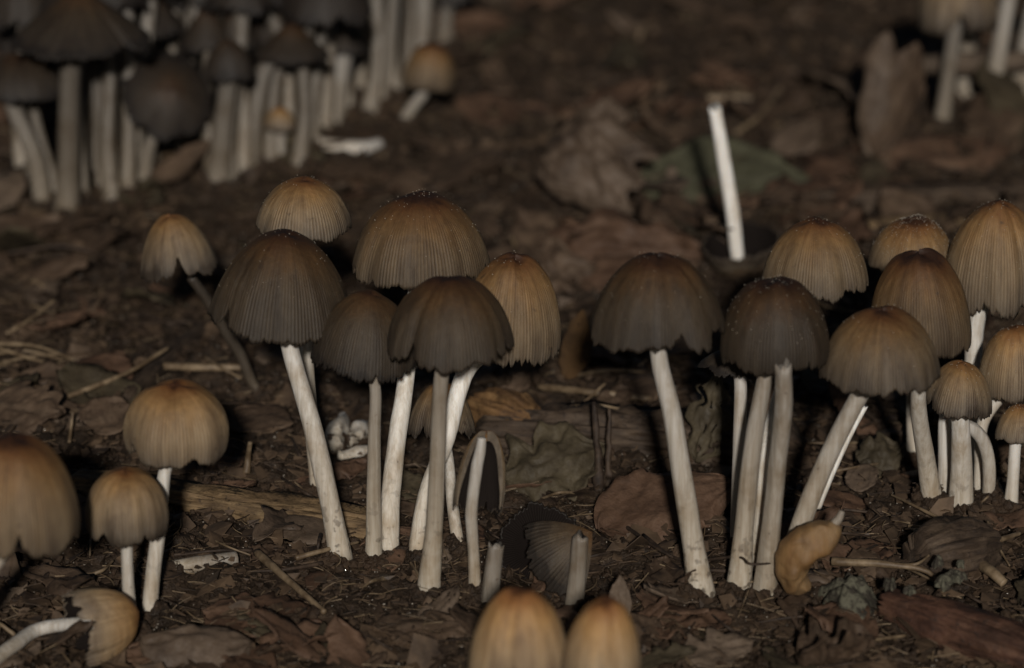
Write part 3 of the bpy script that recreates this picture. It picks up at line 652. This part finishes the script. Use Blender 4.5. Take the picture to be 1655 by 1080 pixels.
def leaf(label, base, tip, wpx, mat, shape='ovate', twist=0.0, cat='leaf', group=None, name='leaf', **kw):
    """leaf whose midrib runs between two points (px, py, lift); twist turns it about the midrib"""
    _leaf[0] += 1; A = pt(*base); T = pt(*tip) if tip[2] < 1 else pty(tip[0], tip[1], A[1] + tip[2] - 1); ax = T - A; L = np.linalg.norm(ax); ax /= L
    side = np.cross(np.array([0, 0, 1.0]), ax); side /= np.linalg.norm(side); up = np.cross(ax, side)
    c, s = math.cos(math.radians(twist)), math.sin(math.radians(twist)); side, up = side * c + up * s, up * c - side * s
    C = (A + T) / 2; V, F, at = leaf_mesh(L, wpx * mpp(C), 3000 + _leaf[0] * 13, shape, **kw)
    V = V[:, :1] * ax + V[:, 1:2] * side + V[:, 2:] * up
    o = obj(name, make_mesh(name, V, F, at), mat, None, C); return tag(o, label, cat, group)
def drape_leaf(label, px, py, L, W, ang, mat, shape, group, seed, lift=.0008, **kw):
    C = pt(px, py); V, F, at = leaf_mesh(L, W, seed, shape, n=20, m=10, **kw)
    c, s = math.cos(ang), math.sin(ang); X = V[:, 0] * c - V[:, 1] * s; Y = V[:, 0] * s + V[:, 1] * c
    r2 = np.random.RandomState(seed); tx, ty = r2.normal(0, .22), r2.normal(-.06, .22)
    Z = V[:, 2] + tx * X - ty * Y; Z = Z - np.percentile(Z - hgt(C[0] + X, C[1] + Y), 22) + lift
    z0 = float(hlow(C[0], C[1]))
    o = obj('leaf', make_mesh('leaf', np.stack([X, Y, Z - z0], -1), F, at), mat, None, (C[0], C[1], z0)); return tag(o, label, 'leaf', group)
def wood(label, a, b, wpx, h, mat, seed, name='wood_chunk', cat='wood', rough=.16, sink=.3, taper=(.7, 1, 1, .6), tilt=0.0):
    A = pt(a[0], a[1], a[2] if len(a) > 2 else 0); Bp = pt(b[0], b[1], b[2] if len(b) > 2 else 0); C = (A + Bp) / 2
    ax = Bp - A; L = np.linalg.norm(ax); ax /= L; side = np.cross(np.array([0, 0, 1.0]), ax); side /= np.linalg.norm(side); up = np.cross(ax, side)
    W = wpx * mpp(C) / math.sin(math.radians(22)) * .5 if wpx > 0 else -wpx
    n, m = 90, 56; s = np.linspace(0, 1, n); th = np.linspace(0, 2 * math.pi, m, endpoint=False)
    cs, sn = np.cos(th), np.sin(th); sq = lambda q: np.sign(q) * np.abs(q) ** .7
    prof = np.interp(s, np.linspace(0, 1, len(taper)), taper); prof = prof * np.clip(np.minimum(s, 1 - s) * 22 + .25, 0, 1) ** .6
    S, TH = np.meshgrid(s, th, indexing='ij')
    nz = snoise(S * L / .03 + seed, np.cos(TH) * 5 + 7, seed) * .5 + snoise(S * L / .012 + seed, np.cos(TH) * 16 + np.sin(TH) * 9, seed + 1) * .7 + .35 * snoise(S * L / .004, np.cos(TH) * 30 + np.sin(TH) * 23, seed + 2)
    k = prof[:, None] * (1 + rough * nz)
    x = (S - .5) * L + L * .02 * snoise(np.cos(TH) * 9 + S * 0, np.sin(TH) * 9, seed + 3) * (np.abs(S - .5) > .4)
    yy = sq(cs)[None] * W / 2 * k; zz = sq(sn)[None] * h / 2 * k
    V = x[..., None] * ax + yy[..., None] * side + zz[..., None] * up + np.array([0, 0, h * (.5 - sink)])
    V = V.reshape(-1, 3); at = {'s': np.repeat(s * L, m), 'w': np.tile(th / 6.28 * 2 * (W + h) * .5, n)}
    F = [grid_faces(n, m, True), np.arange(m)[None, :], ((n - 1) * m + np.arange(m))[::-1][None, :]]
    o = obj(name, make_mesh(name, V, F, at), mat, None, C); return tag(o, label, cat)
def stick(label, path, w0, w1, mat=None, name='straw', cat='straw', group=None, seed=0, rough=.10):
    """thin stick through (px, py, lift) points"""
    P = [pt(a, b, c) for a, b, c in path]; C = P[0].copy(); s = mpp(C)
    V, F, t = tube(P, [w0 * s / 2, (w0 + w1) * s / 4, w1 * s / 2], 26, 8, 40 + seed, rough)
    o = obj(name, make_mesh(name, V - C, F, {'s': t, 'w': t, 't': t}), mat or M_STRAW, None, C); return tag(o, label, cat, group)

wood('pale split log half sunk in the soil', (110, 790), (640, 858), 62, .007, M_WOODP, 11, 'log', 'log', .30, .45, (.8, 1, .95, 1, .8))
wood('dark rotten wood block behind the lone bent stem', (775, 712), (1290, 745), 84, .012, M_WOODD, 12, 'log', 'log', .30, .35, (.9, 1, 1, .9))
wood('orange crumbling wood piece left of the olive leaf', (770, 690), (860, 722), 60, .011, M_WOODO, 13, rough=.25, sink=.1)
wood('reddish bark slab in the soft foreground by the dark leaf roll', (1425, 985), (1720, 1085), 60, .008, M_WOODR, 14, 'bark', 'bark', .14, .3)
wood('lichen-spotted dark bark chunk behind the forked straw', (1478, 930), (1600, 905), 80, .012, M_WOODD, 15, 'bark', 'bark', .22, .2)
wood('brown twig held level across the far pale stems', (1474, 108, .0145), (1700, 100, .0145), -.006, .0055, M_WOODT, 16, 'branch', 'branch', .1, .4)
wood('thick brown twig end meeting the long straw', (205, 655), (330, 540), 22, .005, M_WOODD, 17, 'twig', 'twig', .12, .2)
wood('low dark rotten branch on the far ground beyond the right caps', (1240, 338), (1660, 318), 46, .006, M_WOODD, 19, 'branch', 'branch', .2, .3)
wood('buff flat wood strip behind the frosted crown', (1395, 372), (1560, 362), 26, .003, M_WOODP, 20, rough=.15, sink=.1)
# lichen knob and spots
def lichen(label, px, py, r, h, seed, group=None, on=0.0):
    C = pt(px, py, on); s = mpp(C); n, m = 50, 90; u = np.linspace(.02, 1, n); th = np.linspace(0, 2 * math.pi, m, endpoint=False)
    U, TH = np.meshgrid(u, th, indexing='ij'); k = 1 + .22 * pnoise(th, seed, 2, 9)[None, :]
    x = r * s * U * k * np.cos(TH); y = r * s * U * k * np.sin(TH) * 1.3
    z = h * np.sqrt(np.clip(1 - U ** 2, 0, 1)) * (1 + .3 * snoise(x / .0022, y / .0022, seed)) + .0004 * snoise(x / .0008, y / .0008, seed + 1) - .0006
    o = obj('lichen', make_mesh('lichen', np.stack([x, y, z], -1).reshape(-1, 3), [grid_faces(n, m, True), np.arange(m)[::-1][None, :]]), M_LICHEN, None, C)
    return tag(o, label, 'lichen', group)
lichen('blue-green lichen-crusted knob on the soil beside the button', 1375, 980, 48, .0055, 31)
for k, (a, b, r) in enumerate([(1545, 925, 16), (1524, 938, 14), (1515, 905, 9), (1438, 940, 10), (1470, 948, 9), (1552, 907, 7)]):
    lichen('small blue-green lichen scale on the dark bark chunk', a, b + 4, r, .0016, 40 + k, 'lichen scales on the bark', .0075)
# big leaves (a tip's third number above 1 means: standing up, that much farther back than its foot)
leaf('large tented brown leaf with dark slit at its foot', (880, 300, .009), (985, 155, 1.012), 330, M_LEAFP, 'lobed', 6, cup=-.55, bend=-.07, n=60, m=40, wrinkle=.055, ragged=.45)
leaf('wide rumpled brown leaf lying before the tented leaf', (800, 418, .002), (1140, 392, .006), 250, M_LEAFR, 'lobed', 36, cup=-.22, bend=-.10, n=60, m=40, wrinkle=.075, ragged=.5, holes=.10)
leaf('brown leaf with pinholes sloping before the rumpled leaf', (790, 470, .002), (960, 420, .005), 230, M_LEAF, 'lobed', 34, cup=-.2, bend=-.08, n=50, m=34, wrinkle=.07, ragged=.5, holes=.12)
leaf('flat dull green leaf beneath the upturned mushroom', (1035, 290, .002), (1310, 290, .003), 230, M_LEAFG, 'ovate', 22, cup=.03, bend=.01, n=40, m=22, wrinkle=.02, ragged=.2)
leaf('pale standing curled leaf in the blurred background', (1405, 250, .002), (1428, 50, 1.012), 62, M_LEAFP, 'scrap', 10, cup=-.45, bend=-.06, n=36, m=20)
leaf('dark brown leaf cupped behind the pale standing leaf', (1425, 250, .002), (1480, 70, 1.016), 120, M_LEAF, 'ovate', -10, cup=.3, bend=.04, n=36, m=20)
leaf('russet leaf propped behind the lone bent stem', (965, 850, .003), (1190, 770, .008), 190, M_LEAFR, 'ovate', 24, cup=-.12, bend=-.03, n=40, m=22, wrinkle=.04, ragged=.4)
leaf('crumpled olive-brown leaf hanging over the wood block', (815, 768, .004), (975, 715, .008), 190, M_LEAFO, 'lobed', 32, cup=-.12, bend=-.06, n=44, m=26, wrinkle=.05, ragged=.5)
leaf('holed dark leaf curled upright behind the slim stem', (1125, 745, .002), (1160, 600, 1.006), 100, M_LEAFO, 'lobed', 10, cup=-.3, bend=-.05, n=40, m=24, wrinkle=.06, ragged=.6, holes=.22)
leaf('oval dark brown leaf lying flat by the white stem', (375, 668, .002), (468, 690, .002), 96, M_LEAF, 'ovate', 12, cup=.06, bend=.02, ragged=.1)
leaf('round brown leaf behind the pleated tan mushroom', (135, 688, .002), (214, 660, .004), 100, M_LEAF, 'round', 16, cup=.08, bend=.03, ragged=.1)
leaf('round-edged brown leaf leaning on the long straw', (112, 612, .002), (214, 588, .004), 100, M_LEAFR, 'round', 18, cup=-.08, bend=-.03, ragged=.1)
leaf('veined brown leaf with torn dark edge near the straws', (-25, 650, .003), (95, 668, .006), 170, M_LEAF, 'lobed', 25, cup=-.12, bend=-.04, ragged=.4, n=36, m=22)
leaf('tiny round grey-brown leaf on soil behind the button', (1366, 775, .002), (1420, 770, .003), 70, M_LEAFP, 'round', 18, cup=.06, bend=.02, ragged=.1)
leaf('crumpled brown leaf scrap on soil near the tight cluster', (1385, 740, .003), (1462, 722, .006), 120, M_LEAFO, 'lobed', 35, cup=-.25, bend=-.1, ragged=.6, wrinkle=.08)
leaf('dark leaf rolled into a bowl in the soft foreground', (1290, 1075, .003), (1415, 1045, .006), 150, M_LEAF, 'lobed', -8, cup=.75, bend=.12, n=36, m=22, wrinkle=.07, ragged=.5)
leaf('tan rolled leaf lying before the tan mushrooms', (228, 1020, .007), (405, 1022, .006), 150, M_LEAFP, 'scrap', 8, cup=-.75, bend=-.06, n=40, m=24, wrinkle=.04, ragged=.3)
leaf('spotted tan leaf flat on soil in the soft foreground', (1095, 1062, .002), (1215, 1036, .003), 130, M_LEAFP, 'lobed', 12, cup=.05, bend=.02, ragged=.5)
leaf('dark curled leaf scrap between the background stems', (252, 300, .002), (345, 232, 1.004), 70, M_LEAF, 'ovate', 15, cup=.3, bend=.1)
leaf('brown leaf sheet pressed flat before the split-margin mushroom', (585, 1018, .002), (795, 1000, .002), 130, M_LEAF, 'lobed', 12, cup=-.08, bend=-.03, ragged=.6, n=36, m=20)
leaf('olive leaf sheet on soil beside the diagonal straw', (330, 985, .002), (520, 1000, .002), 190, M_LEAFR, 'ovate', 6, cup=-.06, bend=-.02, ragged=.5, n=36, m=20)
leaf('pinkish-brown leaf scrap standing by the narrow orange cap', (1000, 1010, .001), (1003, 930, 1.002), 42, M_LEAFP, 'ovate', 0, cup=.15, bend=.05)
leaf('orange curled leaf behind the leaning golden-topped mushroom', (912, 612, .001), (940, 500, 1.004), 66, M_WOODO, 'ovate', 6, cup=-.35, bend=-.05)
leaf('tan leaf curled up behind the green leaf\'s tip', (1255, 245, .002), (1325, 190, 1.008), 90, M_LEAFP, 'ovate', 10, cup=-.1, bend=-.05)
leaf('dull brown leaf lying under the far cream-skirted mushroom', (1420, 262, .002), (1640, 232, .002), 190, M_LEAFR, 'ovate', 10, cup=-.1, bend=-.03)
leaf('brown leaf slanting over soil in front of the background troop', (690, 300, .002), (800, 215, .003), 150, M_LEAF, 'ovate', -10, cup=-.15, bend=-.03, n=36, m=20)
# straws and twigs
stick('long pale straw propped on the thick brown twig', [(85, 650, .001), (200, 605, .004), (272, 562, .006)], 10, 6, seed=1)
stick('pale flat straw running behind the dark curving stem', [(265, 592, .002), (330, 594, .002), (400, 594, .002)], 13, 11, seed=2)
for k, p in enumerate([[(-10, 555, .002), (60, 560, .003), (120, 582, .002)], [(-10, 572, .002), (50, 568, .002), (125, 590, .001)], [(-10, 590, .001), (40, 578, .002), (95, 572, .002)], [(-5, 562, .004), (70, 585, .003), (118, 590, .002)]]):
    stick('buff straw in the loose bundle beside the round-edged leaf', p, 7, 4, group='loose straw bundle', seed=3 + k)
stick('flat pale straw lying below the lone brown bell', [(872, 625, .003), (950, 633, .003), (1052, 645, .002)], 13, 10, seed=9)
stick('thin straw crossing the flat pale straw at an angle', [(925, 668, .002), (950, 645, .004), (978, 620, .006)], 6, 4, seed=10)
stick('thin bent straw arching over the dark wood block', [(860, 668, .003), (960, 655, .007), (1045, 672, .003)], 6, 4, seed=11)
stick('dark upright splinter standing against the wood block', [(966, 800, .0), (966, 740, .006), (960, 650, .015)], 20, 7, M_TWIG, 'twig', 'twig', seed=12, rough=.35)
stick('slimmer dark splinter beside the upright one', [(982, 770, .0), (984, 720, .006), (985, 660, .013)], 15, 5, M_TWIG, 'twig', 'twig', seed=13, rough=.35)
stick('flat tan straw lying diagonal before the long white stem', [(415, 893, .002), (468, 940, .003), (525, 990, .002)], 14, 9, seed=14)
stick('short pale straw at the foot of the long white stem', [(478, 902, .002), (530, 888, .003), (580, 876, .002)], 10, 5, seed=15)
stick('forked pale straw stalk on soil by the button', [(1345, 908, .003), (1430, 912, .004), (1500, 925, .004), (1530, 968, .001)], 15, 5, seed=16)
stick('curved side shoot of the forked straw', [(1440, 912, .003), (1480, 912, .005), (1505, 895, .006)], 8, 3, seed=17)
stick('broken pale straw end on the right soil', [(1580, 908, .002), (1602, 925, .003), (1624, 942, .002)], 20, 16, seed=18, rough=.2)
stick('thin straw leaning by the broken pale straw end', [(1596, 842, .004), (1612, 880, .003), (1632, 915, .001)], 5, 3, seed=19)
stick('short buff straw above the broken pale straw end', [(1590, 882, .003), (1618, 872, .004), (1648, 862, .003)], 12, 7, seed=20)
stick('thin dark root threading across the white stem feet', [(1040, 865, .002), (1100, 905, .003), (1190, 900, .008), (1215, 912, .009), (1270, 908, .007)], 6, 3, M_TWIG, 'root', 'root', seed=21)
stick('thin dark root reaching the foot of the lone bent stem', [(1010, 850, .002), (1060, 885, .003), (1108, 912, .002)], 7, 4, M_TWIG, 'root', 'root', seed=22)
stick('upright buff splinter beside the pleated tan mushroom', [(398, 765, .001), (401, 740, .004), (404, 715, .008)], 12, 8, seed=23)
stick('thin upright dry stalk before the round brown leaf', [(112, 715, .001), (115, 690, .003), (118, 665, .006)], 6, 4, seed=24)
stick('pale curved sliver standing by the golden-topped mushroom', [(845, 420, .001), (836, 402, .004), (826, 383, .008)], 14, 4, seed=25)
stick('buff twig lying in the blurred background by the cut stem', [(1145, 160, .002), (1180, 160, .002), (1215, 160, .002)], 18, 16, seed=26)
stick('yellowish thin twig behind the green leaf', [(1190, 215, .003), (1230, 185, .004), (1262, 140, .004)], 9, 6, seed=27)
stick('dark arched twig along the left soil', [(0, 412, .002), (90, 398, .005), (150, 408, .004), (205, 440, .002)], 7, 5, M_TWIG, 'twig', 'twig', seed=28)
stick('short straw slanting on the left soil', [(10, 540, .002), (50, 515, .004), (88, 485, .006)], 7, 4, seed=29)

# random countable litter: dead leaves, twigs, straws
rs = np.random.RandomState(5)
LG = {'dark brown dead leaf flake in the litter': M_LEAF, 'reddish dead leaf flake in the litter': M_LEAFR, 'grey-tan dead leaf flake in the litter': M_LEAFP, 'olive-brown dead leaf flake in the litter': M_LEAFO}
keys = list(LG)
for k in range(380):
    px = rs.uniform(-60, 1715); py = rs.uniform(-60, 1130)
    if py > 560 and py < 1000 and rs.uniform() < .35: continue
    key = keys[rs.choice(4, p=[.46, .26, .14, .14])]
    L = rs.uniform(.007, .020) * (1.7 if py < 450 else 1.0); W = L * rs.uniform(.45, .85)
    drape_leaf(key, px, py, L, W, rs.uniform(0, 6.28), LG[key], ['ovate', 'round', 'lobed', 'scrap'][rs.choice(4, p=[.25, .15, .25, .35])], key.replace(' leaf flake', ' leaf flakes'), 7000 + k * 3,
               cup=rs.uniform(-.35, .35), bend=rs.uniform(-.16, .16), ragged=rs.uniform(.2, .9), wrinkle=rs.uniform(.03, .1), holes=rs.choice([0, .15, .25]))
for k in range(170):
    px = rs.uniform(-40, 1695); py = rs.uniform(0, 1100); a = rs.uniform(0, 6.28); l = rs.uniform(18, 75)
    dx, dyp = math.cos(a) * l, math.sin(a) * l * .45; st = k % 5 < 2
    stick('thin pale straw strewn in the litter' if st else 'thin dark twig strewn in the litter',
          [(px - dx, py - dyp, .001), (px + rs.uniform(-6, 6), py + rs.uniform(-6, 6), rs.uniform(.001, .004)), (px + dx, py + dyp, .001)], rs.uniform(3, 9), rs.uniform(2, 5),
          M_STRAW if st else M_TWIG, 'straw' if st else 'twig', 'straw' if st else 'twig', 'strewn straws' if st else 'strewn twigs', 100 + k, .15)

# uncountable soil crumbs, leaf crumbs, fibres and sand grains
def ico():
    g = (1 + 5 ** .5) / 2
    V = np.array([(-1, g, 0), (1, g, 0), (-1, -g, 0), (1, -g, 0), (0, -1, g), (0, 1, g), (0, -1, -g), (0, 1, -g), (g, 0, -1), (g, 0, 1), (-g, 0, -1), (-g, 0, 1)], float)
    F = np.array([(0, 11, 5), (0, 5, 1), (0, 1, 7), (0, 7, 10), (0, 10, 11), (1, 5, 9), (5, 11, 4), (11, 10, 2), (10, 7, 6), (7, 1, 8), (3, 9, 4), (3, 4, 2), (3, 2, 6), (3, 6, 8), (3, 8, 9), (4, 9, 5), (2, 4, 11), (6, 2, 10), (8, 6, 7), (9, 8, 1)])
    return V / np.linalg.norm(V[0]), F
def scatter_xy(n, rs):
    """spread evenly over the seen ground"""
    px = rs.uniform(-80, 1735, n); py = rs.uniform(-90, 1200, n); out = np.empty((n, 2))
    d = FWD[None] + RGT[None] * ((px - PW / 2) / FPX)[:, None] - UPV[None] * ((py - PH / 2) / FPX)[:, None]
    t = -CAM[2] / d[:, 2]; P = CAM + d * t[:, None]; return P[:, :2]
def blobs(name, XY, size, mat, label, rs, flat=1.0, sink=.2, rise=0.0):
    IV, IF = ico(); n = len(XY); 
    V = IV[None] * (1 + rs.uniform(-.35, .35, (n, 12, 1))); V = V * (size[:, None, None] * rs.uniform(.6, 1.4, (n, 1, 3))); V[..., 2] *= flat
    V[..., 0] += XY[:, :1]; V[..., 1] += XY[:, 1:]; V[..., 2] += (hgt(XY[:, 0], XY[:, 1]) + size * flat * (1 - 2 * sink) + rise)[:, None]
    F = (np.arange(n)[:, None, None] * 12 + IF[None]).reshape(-1, 3)
    o = obj(name, make_mesh(name, V.reshape(-1, 3), F, smooth=False), mat, kind='stuff'); o['label'] = label; o['category'] = 'debris'
rs = np.random.RandomState(8)
XY = scatter_xy(34000, rs); size = rs.gamma(1.6, .00019, len(XY)) + .00010
near = []; ns = []; nr = []
for (B, r) in BASES:
    for q in range(130):
        a = rs.uniform(0, 6.28); d = r * (1.0 + abs(rs.normal(0, .55))); near.append((B[0] + d * math.cos(a), B[1] + d * math.sin(a))); ns.append(rs.uniform(.0003, .0015) if d < r * 1.7 else rs.uniform(.0002, .0007)); nr.append(max(0, 1.7 - d / r) * rs.uniform(0, .0022))
rise = np.concatenate([np.zeros(len(XY)), nr]); XY = np.vstack([XY, near]); size = np.concatenate([size, ns])
blobs('soil_crumbs', XY, size, M_CRUMB, 'dark soil crumbs strewn over the forest floor', rs, rise=rise)
XY = scatter_xy(9000, rs); blobs('sand_grains', XY, rs.uniform(.00007, .00019, len(XY)), M_GRAIN, 'fine glinting sand grains on the soil', rs, sink=-.3)
def flakes(name, n, rs, mat, label):
    XY = scatter_xy(n, rs); L = rs.gamma(1.7, .0012, n) + .0006; W = L * rs.uniform(.25, .9, n)
    q = np.array([(-.5, -.3), (.05, -.5), (.5, -.12), (.38, .4), (-.2, .5)])
    P = q[None] * (1 + rs.uniform(-.4, .4, (n, 5, 2))); X = P[..., 0] * L[:, None]; Y = P[..., 1] * W[:, None]; Z = rs.uniform(-.14, .14, (n, 5)) * L[:, None]
    a = rs.uniform(0, 6.28, (n, 1)); tl = rs.normal(0, .6, (n, 1)); Z = Z + Y * np.sin(tl)
    X, Y = X * np.cos(a) - Y * np.sin(a), X * np.sin(a) + Y * np.cos(a)
    h = (hgt(XY[:, 0], XY[:, 1]) + .0005 + rs.uniform(0, .0012, n))[:, None]
    T = np.stack([X + XY[:, :1], Y + XY[:, 1:], Z + h], -1); Bt = T - np.array([0, 0, .00018])
    V = np.concatenate([T, Bt], 1).reshape(-1, 3); o5 = np.arange(n)[:, None] * 10
    F5 = np.concatenate([o5 + np.arange(5), o5 + 5 + np.arange(5)[::-1]]); F4 = np.concatenate([o5 + np.array([i, i + 5, (i + 1) % 5 + 5, (i + 1) % 5]) for i in range(5)])
    o = obj(name, make_mesh(name, V, [F5, F4], smooth=False), mat, kind='stuff'); o['label'] = label; o['category'] = 'debris'
flakes('leaf_crumbs', 11000, rs, M_BITS, 'brown leaf crumbs scattered over the soil')
def fibres(name, n, rs, mat, label):
    XY = scatter_xy(n, rs); L = rs.gamma(2.0, .0018, n) + .001; r = rs.uniform(.00006, .0002, n); a = rs.uniform(0, 6.28, n); k = np.linspace(-.5, .5, 5)
    b = rs.normal(0, .25, n); cx = XY[:, :1] + np.cos(a)[:, None] * L[:, None] * k - np.sin(a)[:, None] * (L * b)[:, None] * k ** 2 * 2
    cy = XY[:, 1:] + np.sin(a)[:, None] * L[:, None] * k + np.cos(a)[:, None] * (L * b)[:, None] * k ** 2 * 2
    cz = (hgt(XY[:, 0], XY[:, 1]) + .0007)[:, None] + rs.normal(0, .25, (n, 1)) * L[:, None] * k + np.abs(rs.normal(0, .0006, (n, 1)))
    th = np.array([0, 2.094, 4.189]); sx = -np.sin(a)[:, None, None]; sy = np.cos(a)[:, None, None]
    V = np.stack([cx[..., None] + r[:, None, None] * np.cos(th) * sx, cy[..., None] + r[:, None, None] * np.cos(th) * sy, cz[..., None] + r[:, None, None] * np.sin(th)], -1)
    F = (np.arange(n)[:, None, None] * 15 + grid_faces(5, 3, True)[None]).reshape(-1, 4)
    o = obj(name, make_mesh(name, V.reshape(-1, 3), F), mat, kind='stuff'); o['label'] = label; o['category'] = 'debris'
fibres('straw_fibres', 3400, rs, M_STRAW, 'fine pale straw fibres strewn over the soil')
fibres('root_fibres', 2200, rs, M_TWIG, 'fine dark root fibres strewn over the soil')
